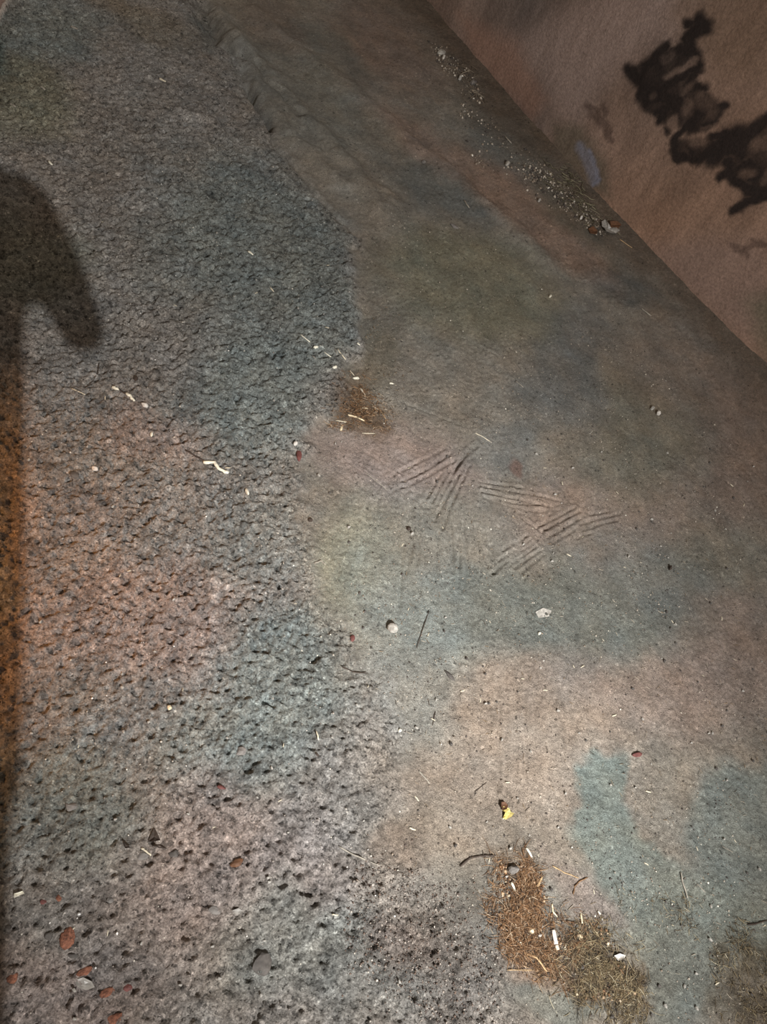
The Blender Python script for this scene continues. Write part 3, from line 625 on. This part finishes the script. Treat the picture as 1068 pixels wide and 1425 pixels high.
STONES = [
 (545, 875, 9, 7, 40, 'pale', 'pale grey triangular stone on blue-grey concrete', 'stone', .8, .15),
 (625, 940, 11, 3, 45, 'chip', 'dark narrow sliver on the concrete right of the pale triangular stone', 'sliver', .6, .2),
 (715, 1210, 9, 8, 0, 'grey', 'smooth grey pebble at the top of the large straw litter', 'pebble', .7, .2),
 (94, 1305, 11, 17, 15, 'red', 'largest red-brown stone with flat face in the lower left asphalt', 'stone', .35, .5),
 (366, 1342, 17, 17, 30, 'chip', 'big dark grey flat stone sunk in the asphalt at bottom', 'stone', .22, .55),
 (118, 1352, 13, 6, -30, 'red', 'slanting red-brown stone below the largest red stone', 'stone', .35, .5),
 (18, 1362, 11, 7, -40, 'red', 'dark red stone at the left border of the bottom asphalt', 'stone', .35, .5),
 (150, 1381, 13, 7, -30, 'red', 'rusty wedge stone right of the slanting red stone', 'stone', .35, .5),
 (158, 1419, 16, 8, -30, 'red', 'rusty stone cut by the bottom border', 'stone', .35, .5),
 (81, 1250, 5, 5, 0, 'red', 'small round red stone above the largest red stone', 'stone', .35, .5),
 (178, 1375, 7, 6, 0, 'redchip', 'small dark red stone beside the rusty wedge stone', 'stone', .35, .5),
 (60, 1255, 5, 4, 0, 'redchip', 'small maroon stone left of the round red stone', 'stone', .35, .5),
 (102, 1330, 8, 4, 0, 'chip', 'black flat chip under the largest red stone', 'chip', .4, .3),
 (68, 1302, 7, 6, -30, 'chip', 'dark chip just left of the largest red stone', 'chip', .5, .3),
 (12, 1290, 5, 4, 0, 'chip', 'dark chip at left border above the dark red stone', 'chip', .5, .3),
 (153, 1253, 5, 5, 0, 'grey', 'round dark stone right of the small red stones', 'stone', .35, .5),
 (298, 1266, 10, 6, 20, 'grey', 'grey oval stone with a rusty rim in lower middle asphalt', 'stone', .35, .5),
 (330, 1201, 12, 6, -20, 'leafbrown', 'brown flat stone in middle of the pinkish asphalt', 'stone', .35, .35),
 (308, 1096, 7, 3, 10, 'redchip', 'small maroon sliver above the pinkish asphalt', 'sliver', .4, .3),
 (335, 1047, 9, 8, 0, 'grey', 'round greyish stone sunk in a cup of teal asphalt', 'stone', .45, .45),
 (99, 1122, 11, 8, 0, 'grey', 'round stone half sunk in greenish asphalt at left', 'stone', .5, .4),
 (198, 1192, 9, 7, 0, 'grey', 'round stone lying under the short white straw', 'stone', .4, .45),
 (242, 1188, 8, 6, 0, 'chip', 'dark oval stone right of the short dark twig', 'stone', .5, .4),
 (170, 957, 3, 3, 0, 'pale', 'tiny pale pebble on pinkish asphalt, farthest left', 'pebble', .7, .2),
 (236, 985, 4, 4, 0, 'cream', 'small orange-tinged pebble on asphalt between pink and teal', 'pebble', .7, .2),
 (344, 685, 3, 5, -20, 'white', 'small white pebble below the longest bleached stick', 'pebble', .8, .1),
 (201, 565, 6, 3, 25, 'paper', 'flat pale pebble at the lower end of the peeled twig', 'pebble', .6, .1),
 (132, 653, 5, 3, 20, 'paper', 'flat light pebble alone on left middle asphalt', 'pebble', .6, .1),
 (211, 604, 2.5, 3.5, 0, 'white', 'bright white grain on pink-brown asphalt below the peeled twig', 'pebble', .8, .1),
 (157, 705, 2.5, 2.5, 0, 'pale', 'round pale grain on left middle asphalt under flat pebble', 'pebble', .8, .1),
 (40, 640, 2.5, 2.5, 0, 'pale', 'pale grain beside the orange-lit shadow edge', 'pebble', .8, .1),
 (103, 660, 8, 6, 20, 'chip', 'dark flat chip left of the flat light pebble', 'chip', .3, .3),
 (189, 528, 4, 4, 0, 'twig', 'black grain just above the peeled twig', 'grain', .6, .2),
 (416, 634, 4, 9, -5, 'redchip', 'maroon upright chip at the asphalt edge left of the pink concrete', 'chip', .5, .2),
 (490, 889, 4, 5, 20, 'redchip', 'small maroon chip below left of the pale triangular stone', 'chip', .5, .2),
 (569, 737, 4, 3, 0, 'twig', 'black grain put in for a dark hole on grey concrete below the rake marks', 'grain', .8, .1),  # dark hollow drawn as a black grain
 (573, 743, 3, 3, 0, 'pale', 'pale grain just below the black grain', 'pebble', .8, .1),
 (432, 725, 4, 3, 0, 'twig', 'black crumb put in for a dark hole spot on the concrete edge left of the black grain', 'grain', .6, .1),  # another dark hollow drawn as a black crumb
 (932, 791, 3, 4, 0, 'twig', 'black crumb on teal-grey concrete at right', 'grain', .8, .1),
 (750, 882, 2.5, 2.5, 0, 'white', 'white grain on the teal-grey concrete in the middle', 'pebble', .8, .1),
 (765, 414, 2.2, 2.2, 0, 'white', 'tiny white grain on brown concrete below the wall', 'pebble', .8, .1),
 (907, 570, 3, 2.5, 0, 'pale', 'upper pale crumb of the pair on dark olive concrete', 'crumb', .8, .1),
 (915, 577, 4, 3, 30, 'paper', 'lower pale crumb of the pair on dark olive concrete', 'crumb', .8, .1),
 (615, 73, 6.5, 3.6, 0, 'pale', 'pale square block in grit at the far wall foot', 'stone', .35, .3),
 (617, 82, 2.5, 2.5, 0, 'paper', 'pale crumb just below the square pale block', 'crumb', .8, .1),
 (632, 315, 8, 2.6, 30, 'grey', 'pale lump on olive concrete below the dark teal stain', 'stone', .4, .3),
 (589, 227, 4, 1.8, 30, 'grey', 'pale crumb left of the reddish stripe near the far wall', 'crumb', .7, .1),
 (659, 116, 5, 3.4, 0, 'grey', 'pale lump in the twiggy grit at far wall foot', 'stone', .4, .3),
 (640, 112, 3, 2, 0, 'pale', 'small pale lump left of the twiggy lump by wall', 'stone', .9, .1),
 (750, 281, 2.5, 2, 0, 'pale', 'pale grain between the blue-grey grit and the wall', 'pebble', .8, .1),
 (808, 305, 2.5, 2, 0, 'paper', 'pale grain left of the crumpled white scrap', 'pebble', .8, .1),
 (705, 231, 3.5, 4, 0, 'pale', 'pale lump in the blue-grey grit', 'stone', .8, .1),
 (110, 1272, 3, 3, 0, 'glass', 'sparkling white grain right of the small red stones', 'grain', .8, .1),
 (133, 1347, 2, 2, 0, 'glass', 'sparkling grain at the end of the slanting red stone', 'grain', .8, .1),
 (363, 1385, 2.5, 3.5, 0, 'pale', 'pale grain below the big dark grey stone', 'pebble', .8, .1),
 (440, 483, 4, 2, 0, 'white', 'small white crumb between the bright straw and the slanting straw', 'crumb', .6, .1),
 (466, 512, 4, 2, 0, 'white', 'small white crumb left of the small litter top', 'crumb', .6, .1),
 (495, 527, 5, 2, 10, 'white', 'white crumb on top of the small orange-brown litter', 'crumb', .6, .1),
 (475, 597, 2.5, 4, 10, 'cream', 'cream crumb below the small litter', 'crumb', .6, .1),
 (411, 618, 4, 3, 0, 'paper', 'pale crumb above the maroon upright chip', 'crumb', .8, .1),
 (556, 1017, 3, 3, 0, 'white', 'white grain on beige concrete near the asphalt edge', 'pebble', .7, .1),
 (738, 1297, 5, 6, 10, 'cream', 'cream square flake in the litter left of the cigarette end', 'flake', .4, .1),
 (806, 1304, 5, 4, 20, 'cream', 'cream round flake in the litter right of the cigarette end', 'flake', .4, .1),
 (737, 1250, 3, 4, 0, 'cream', 'cream crumb in the litter above the square flake', 'crumb', .4, .1),
 (886, 1050, 7, 4, 0, 'redchip', 'maroon crumb cluster above the teal stain', 'crumb', .6, .2),
]
for i, (a, b, rx, ry, ang, m, lab, cat, hf, sk) in enumerate(STONES):
    nm = cat + ('_chip' if cat == 'chip' else ''); nm = {'chip': 'stone_chip', 'stone': 'stone', 'pebble': 'pebble', 'sliver': 'sliver', 'grain': 'grain', 'crumb': 'crumb', 'flake': 'flake'}[cat]
    o = stone(nm, a, b, rx, ry, ang, m, i, hf, sk, 2 if max(rx, ry) > 4 else 1); tag(o, lab, cat, 'scattered stones and crumbs')
# --- scraps
t = emp('crumpled_scrap', 848, 322, 'crumpled white scrap around a dark brown leaf at the wall foot', 'scrap')
flake('paper', [(835, 312), (840, 310), (843, 317), (848, 321), (856, 321), (860, 325), (856, 327), (848, 328), (841, 326), (838, 322), (840, 319), (836, 317)], 'film', .010, .0015, .012, 11, t)
o = flake('leaf', [(846, 313), (856, 314), (861, 319), (857, 323), (848, 321)], 'leafbrown', .014, .0015, .012, 12, t); o['label'] = 'dark brown curled leaf'
tag(flake('dry_leaf', [(818, 320), (824, 318), (830, 325), (828, 330), (821, 326)], 'leafbrown', .006, .0015, .01, 13), 'small dark leaf left of the crumpled white scrap', 'leaf')
tag(flake('leaf_bit', [(215, 1152), (219, 1161), (223, 1170), (214, 1172), (206, 1172), (210, 1162)], 'twig', .004, .0012, .006, 14), 'black triangular leaf bit standing on near asphalt', 'leaf')
tag(flake('plastic_scrap', [(20, 1244), (32, 1240), (34, 1244), (26, 1247), (20, 1250)], 'white', .003, .001, .003, 15), 'white plastic shred by the left border on asphalt', 'scrap')
tag(flake('plastic_film', [(104, 1364), (116, 1360), (128, 1366), (132, 1374), (120, 1378), (108, 1374)], 'film', .0015, .0008, .004, 16), 'cloudy plastic film on asphalt below the slanting red stone', 'scrap')
tag(flake('plastic_film', [(853, 1330), (860, 1327), (868, 1330), (866, 1335), (858, 1337)], 'paper', .004, .0012, .005, 17), 'pale crumpled film at the right of the large litter', 'scrap')
tag(flake('plastic_film', [(323, 1267), (332, 1264), (338, 1268), (330, 1274)], 'film', .002, .001, .004, 18), 'cloudy film scrap right of the grey oval stone', 'scrap')
tag(flake('leaf_bit', [(171, 1170), (176, 1176), (182, 1180), (174, 1181)], 'twig', .004, .0012, .004, 19), 'small black leaf bit left of the triangular leaf bit', 'leaf')
tag(flake('clay_flake', [(745, 852), (756, 846), (768, 850), (764, 858), (750, 860)], 'pale', .001, .001, .001, 22), 'grey mud flake pressed flat on the teal-grey concrete', 'flake')

# --- individually lying small crumbs, too alike to tell apart
protoA = stone('grit_crumb', 620, 860, 2.2, 1.8, 0, 'pale', 201, .9, .1, 1); protoB = stone('grit_crumb', 560, 800, 2.4, 1.8, 0, 'chip', 202, .9, .1, 1)
protoS = tube('straw_crumb', [(600, 1000), (606, 1003)], .0012, 'straw', None, .8, 203)
tag(protoA, 'tiny pale crumb of grit on the sandy concrete', 'crumb', 'pale grit crumbs on the sandy concrete')
tag(protoB, 'tiny dark crumb of grit on the sandy concrete', 'crumb', 'dark grit crumbs on the sandy concrete')
tag(protoS, 'tiny pale bit of straw on the ground', 'straw', 'tiny straw bits')
rg = random.Random(77)
def scatter(proto, n, box, cond, smin, smax, label=None, group=None):
    c_ = 0
    while c_ < n:
        a = rg.uniform(box[0], box[2]); b = rg.uniform(box[1], box[3]); p = gpt(a, b); 
        s = (p[0] - W0[0]) * U[0] + (p[1] - W0[1]) * U[1]; n2 = (p[0] - W0[0]) * NV[0] + (p[1] - W0[1]) * NV[1]
        if n2 > wall_n(s) - .06: continue
        zz_, A_ = ahgt([p[0]], [p[1]])
        if not cond(float(A_[0])): continue
        o = proto.copy(); COL.objects.link(o); o.location = (p[0], p[1], float(zz_[0])); o.rotation_euler = (0, 0, rg.uniform(0, 6.28))
        k = rg.uniform(smin, smax); o.scale = (k, k, k)
        if label: o['label'] = label
        if group: o['group'] = group
        c_ += 1
scatter(protoA, 70, (430, 600, 1068, 1425), lambda a: a < .3, .6, 1.3)
scatter(protoB, 70, (430, 600, 1068, 1425), lambda a: a < .3, .6, 1.3)
scatter(protoA, 60, (40, 200, 560, 1425), lambda a: a > .6, .6, 1.1, 'tiny pale crumb lodged in the rough asphalt', 'pale crumbs on the asphalt')
scatter(protoS, 40, (500, 650, 1068, 1425), lambda a: a < .3, .6, 1.4)
scatter(protoS, 25, (60, 250, 520, 1300), lambda a: a > .6, .6, 1.2)

# --- uncountable litter and grit
def litter_mat():
    m = bpy.data.materials.new('litter_fibre'); m.use_nodes = True; N = m.node_tree.nodes; b = N['Principled BSDF']; b.inputs['Roughness'].default_value = .7
    a = N.new('ShaderNodeAttribute'); a.attribute_name = 'tint'; m.node_tree.links.new(a.outputs['Color'], b.inputs['Base Color']); return m
ML = litter_mat()
def litter(name, P, n, lmin, lmax, cols, label, cat, seed, cols2=None, zmax=.005, spill=.02, wmin=.0003, wmax=.0007):
    r = np.random.RandomState(seed); P_ = np.array(P); lo = P_.min(0) - spill; hi = P_.max(0) + spill
    x = r.uniform(lo[0], hi[0], n * 5); y = r.uniform(lo[1], hi[1], n * 5)
    sd = sdist(x, y, P); sd = sd + (fbm(x, y, .05, seed + 3, 3) - .5) * .07; dens = sst(-spill, .035, sd) * sst(.32, .62, fbm(x, y, .035, seed, 3)) + .06 * sst(-spill * 2, 0, sd)
    k = np.where(r.rand(len(x)) < dens)[0][:n]; x = x[k]; y = y[k]; sd = sd[k]; n = len(k)
    z = ahgt(x, y)[0]; zo = r.rand(n) * zmax * sst(-.02, .05, sd) + .001
    th = r.rand(n) * math.pi * 2; L = lmin + (lmax - lmin) * r.rand(n) ** 2; bend = (r.rand(n) - .5) * 1.6; wd = wmin + (wmax - wmin) * r.rand(n) ** 2; tl = (r.rand(n) - .5) * .12
    ci = r.choice(len(cols), n, p=np.array([c[1] for c in cols]) / sum(c[1] for c in cols)); cc = np.array([c[0] for c in cols])[ci] * (.7 + .6 * r.rand(n))[:, None]
    if cols2:
        a0 = gpt(765, 1290)[:2]; a1 = gpt(825, 1345)[:2]; ax_ = a1 - a0; tt = ((x - a0[0]) * ax_[0] + (y - a0[1]) * ax_[1]) / ax_.dot(ax_)
        c2 = np.array([c[0] for c in cols2])[r.choice(len(cols2), n, p=np.array([c[1] for c in cols2]) / sum(c[1] for c in cols2))] * (.7 + .6 * r.rand(n))[:, None]; cc = np.where((r.rand(n) < sst(0, 1, tt))[:, None], c2, cc)
    NS = 4; V_ = np.zeros((n, NS, 3, 3)); cx_ = x.copy(); cy_ = y.copy()
    for j in range(NS):
        t_ = j / (NS - 1) - .5; a = th + bend * t_
        if j: cx_ = cx_ + np.cos(a) * L / (NS - 1); cy_ = cy_ + np.sin(a) * L / (NS - 1)
        zc = z + zo + tl * L * t_ + .0008
        for q in range(3):
            f_ = 2 * math.pi * q / 3 + math.pi / 2; ww = wd * (1 if 0 < j < NS - 1 else .5)
            V_[:, j, q, 0] = cx_ - np.sin(a) * np.cos(f_) * ww; V_[:, j, q, 1] = cy_ + np.cos(a) * np.cos(f_) * ww; V_[:, j, q, 2] = np.maximum(zc, z) + np.sin(f_) * ww
    base_ = (np.arange(n) * NS * 3)[:, None]; F_ = []
    for j in range(NS - 1):
        for q in range(3): F_.append(base_ + np.array([[j * 3 + q, j * 3 + (q + 1) % 3, (j + 1) * 3 + (q + 1) % 3, (j + 1) * 3 + q]]))
    o = mesh_obj(name, V_.reshape(-1, 3), np.concatenate(F_), ML, None, np.repeat(cc, NS * 3, 0))
    return tag(o, label, cat, None, 'stuff')
OR = [((.27, .15, .07), 5), ((.17, .09, .04), 6), ((.40, .28, .17), 2.2), ((.62, .50, .36), .7), ((.05, .03, .018), 3)]
OL = [((.20, .15, .08), 5), ((.12, .09, .05), 6), ((.36, .30, .18), 1.8), ((.55, .50, .36), .6), ((.03, .025, .018), 3)]
litter('straw_litter', PILE, 7600, .003, .032, OR, 'large matted straw litter, orange-brown at upper left and olive at lower right', 'litter', 5, OL)
litter('straw_litter', PILE2, 1500, .003, .018, OR, 'small orange-brown straw litter at the asphalt edge', 'litter', 7, None, .005)
litter('straw_litter', PILE3, 1500, .003, .025, OL, 'dark straw litter in the bottom right corner', 'litter', 8)
litter('straw_litter', G2([(865, 1245), (900, 1238), (960, 1262), (955, 1290), (905, 1280)]), 420, .003, .02, OL, 'thin dark straw scatter above the bottom right litter', 'litter', 9, None, .003)
litter('dry_needles', G2([(636, 95), (650, 92), (668, 118), (672, 140), (655, 135)]), 90, .02, .07, [((.30, .26, .2), 2), ((.14, .11, .08), 3)], 'tangled grey stems in grit at the far wall foot', 'litter', 10, None, .012, .02, .0008, .0018)
litter('dry_needles', G2([(748, 222), (790, 235), (850, 320), (820, 318), (770, 268)]), 200, .015, .06, [((.22, .2, .13), 2), ((.09, .08, .05), 3)], 'dark leafy litter along the wall foot left of the crumpled scrap', 'litter', 11, None, .008, .02, .0008, .0018)
SPARSE = [((.45, .40, .32), 2), ((.10, .08, .06), 3), ((.28, .2, .12), 2)]
litter('fine_litter', G2([(560, 700), (700, 640), (1080, 760), (1090, 1420), (760, 1425), (560, 1180), (500, 950)]), 900, .003, .016, SPARSE, 'sparse fine fibres and dust crumbs over the sandy concrete', 'litter', 12, None, .001, .02, .0003, .0008)
litter('fine_litter', G2([(505, 440), (550, 430), (560, 560), (540, 600), (515, 600)]), 260, .003, .014, SPARSE, 'fine crumbs trailing right of the small litter', 'litter', 13, None, .002, .03, .0004, .0009)

def grit(name, P, n, rmin, rmax, cols, label, seed, noise=True):
    r = np.random.RandomState(seed); P_ = np.array(P); lo = P_.min(0); hi = P_.max(0)
    x = r.uniform(lo[0], hi[0], n * 6); y = r.uniform(lo[1], hi[1], n * 6); ok = inside(x, y, P) & (r.rand(len(x)) < sst(.38, .62, fbm(x, y, .14, seed, 3)) + .12)
    k = np.where(ok)[0][:n]; x = x[k]; y = y[k]; n = len(k); z = ahgt(x, y)[0]; rad = rmin + (rmax - rmin) * r.rand(n) ** 3
    ci = r.choice(len(cols), n, p=np.array([c[1] for c in cols]) / sum(c[1] for c in cols)); cc = np.array([c[0] for c in cols])[ci] * (.7 + .6 * r.rand(n))[:, None]
    D = np.array([(1, 0, 0), (0, 1, 0), (-1, 0, 0), (0, -1, 0), (0, 0, 1), (0, 0, -1)], float); FF = np.array([(0, 1, 4), (1, 2, 4), (2, 3, 4), (3, 0, 4), (1, 0, 5), (2, 1, 5), (3, 2, 5), (0, 3, 5)])
    th = r.rand(n) * 6.28; V_ = np.zeros((n, 6, 3))
    for i in range(6):
        k_ = rad * (.6 + .8 * r.rand(n)); V_[:, i, 0] = x + (D[i, 0] * np.cos(th) - D[i, 1] * np.sin(th)) * k_; V_[:, i, 1] = y + (D[i, 0] * np.sin(th) + D[i, 1] * np.cos(th)) * k_; V_[:, i, 2] = z + rad * .35 + D[i, 2] * k_ * .8
    F_ = ((np.arange(n) * 6)[:, None, None] + FF[None]).reshape(-1, 3)
    o = mesh_obj(name, V_.reshape(-1, 3), F_, ML, None, np.repeat(cc, 6, 0), False)
    return tag(o, label, 'grit', None, 'stuff')
GC = [((.42, .38, .32), 3), ((.06, .05, .045), 4), ((.22, .18, .14), 4), ((.7, .68, .6), .4)]
grit('fine_grit', G2([(420, 650), (560, 560), (800, 560), (1090, 800), (1090, 1440), (700, 1440), (600, 1300), (520, 1180), (540, 1020), (470, 880)]), 5200, .0008, .0026, GC, 'fine loose grit strewn over the near sandy concrete', 21)
grit('fine_grit', G2([(500, 1150), (640, 1180), (690, 1250), (700, 1430), (470, 1430), (480, 1250)]), 3200, .0007, .0026, [((.07, .055, .048), 4), ((.12, .085, .065), 4), ((.26, .23, .2), 3), ((.5, .47, .42), .25)], 'dark brown crumbs covering the worn edge of the asphalt at the bottom', 26)
grit('fine_grit', G2([(690, 1200), (745, 1205), (770, 1270), (845, 1290), (895, 1400), (810, 1390), (745, 1362), (690, 1300)]), 1500, .001, .0045, [((.16, .085, .04), 4), ((.06, .035, .02), 4), ((.34, .24, .15), 2), ((.6, .5, .36), .5)], 'brown crumbs mixed through the large straw litter', 27)
grit('fine_grit', G2([(640, 130), (690, 165), (740, 215), (850, 320), (840, 335), (740, 275), (660, 230), (640, 180)]), 900, .0015, .007, GC, 'coarse grit gathered in the gutter beside the wall foot', 22)
grit('fine_grit', G2([(595, 60), (625, 70), (668, 120), (672, 145), (650, 140), (610, 90)]), 220, .002, .008, GC, 'coarse grit around the pale square block by the wall', 23)
grit('fine_grit', G2([(40, 150), (280, 120), (480, 330), (480, 520), (400, 700), (480, 950), (500, 1150), (680, 1425), (0, 1425), (40, 500)]), 1500, .0008, .0024, [((.6, .57, .5), 2), ((.3, .27, .24), 2), ((.85, .84, .8), .6)], 'pale sparkling grains in the rough asphalt', 24)
grit('fine_grit', G2([(505, 300), (620, 300), (1000, 560), (1060, 780), (800, 600), (560, 600), (505, 520)]), 1200, .001, .0030, GC, 'fine loose grit strewn over the far sandy concrete', 25)

# ------------------------------------------------------------------ unseen lamp added behind the viewer, its flap shaped to throw the left shadow
t = bpy.data.objects.new('unseen_lamp', None); COL.objects.link(t); t.location = Vector(LAMP)
tag(t, 'unseen lamp added behind the viewer, with a flap shaped to cast the left shadow', 'lamp')
MM = mat('lamp_metal', (.03, .03, .03), .5)
M_['metal'] = MM
shade = [(-260, 200), (-60, 212), (0, 234), (34, 246), (60, 268), (84, 308), (104, 352), (124, 400), (134, 432), (143, 462), (136, 482), (122, 488), (100, 484), (84, 470), (70, 444), (58, 426), (44, 420), (36, 430), (32, 455), (32, 560), (34, 700), (31, 820), (28, 1000), (24, 1080), (12, 1130), (8, 1425), (0, 1600), (-300, 1700)]
Lv = Vector(LAMP); fr = .13
c0 = Vector(gpt(0, 800).tolist()); nrm = (c0 - Lv).normalized(); pl = Lv + (c0 - Lv) * fr
bm = bmesh.new(); vs = []
for a, b in shade:
    g_ = Vector(gpt(a, b).tolist()); d_ = g_ - Lv; k = (pl - Lv).dot(nrm) / d_.dot(nrm); vs.append(bm.verts.new(Lv + d_ * k - Lv))
f_ = bm.faces.new(vs); r_ = bmesh.ops.extrude_face_region(bm, geom=[f_])
for v in r_['geom']:
    if isinstance(v, bmesh.types.BMVert): v.co -= nrm * .0025
bmesh.ops.recalc_face_normals(bm, faces=bm.faces[:])
me = bpy.data.meshes.new('shadow_caster'); bm.to_mesh(me); bm.free(); me.materials.append(MM)
o = bpy.data.objects.new('shadow_caster', me); COL.objects.link(o); o.parent = t  # added blocker, outline projected back from the left shadow
bm = bmesh.new(); bmesh.ops.create_cone(bm, cap_ends=True, segments=32, radius1=.05, radius2=.035, depth=.08, matrix=Matrix.Translation((0, 0, .06)))
me = bpy.data.meshes.new('lamp_body'); bm.to_mesh(me); bm.free(); me.materials.append(MM)
o = bpy.data.objects.new('lamp_body', me); COL.objects.link(o); o.parent = t
bm = bmesh.new(); bmesh.ops.create_cone(bm, cap_ends=True, segments=12, radius1=.006, radius2=.006, depth=.9, matrix=Matrix.Translation((0, 0, .55)))
me = bpy.data.meshes.new('cable'); bm.to_mesh(me); bm.free(); me.materials.append(MM)
o = bpy.data.objects.new('cable', me); COL.objects.link(o); o.parent = t
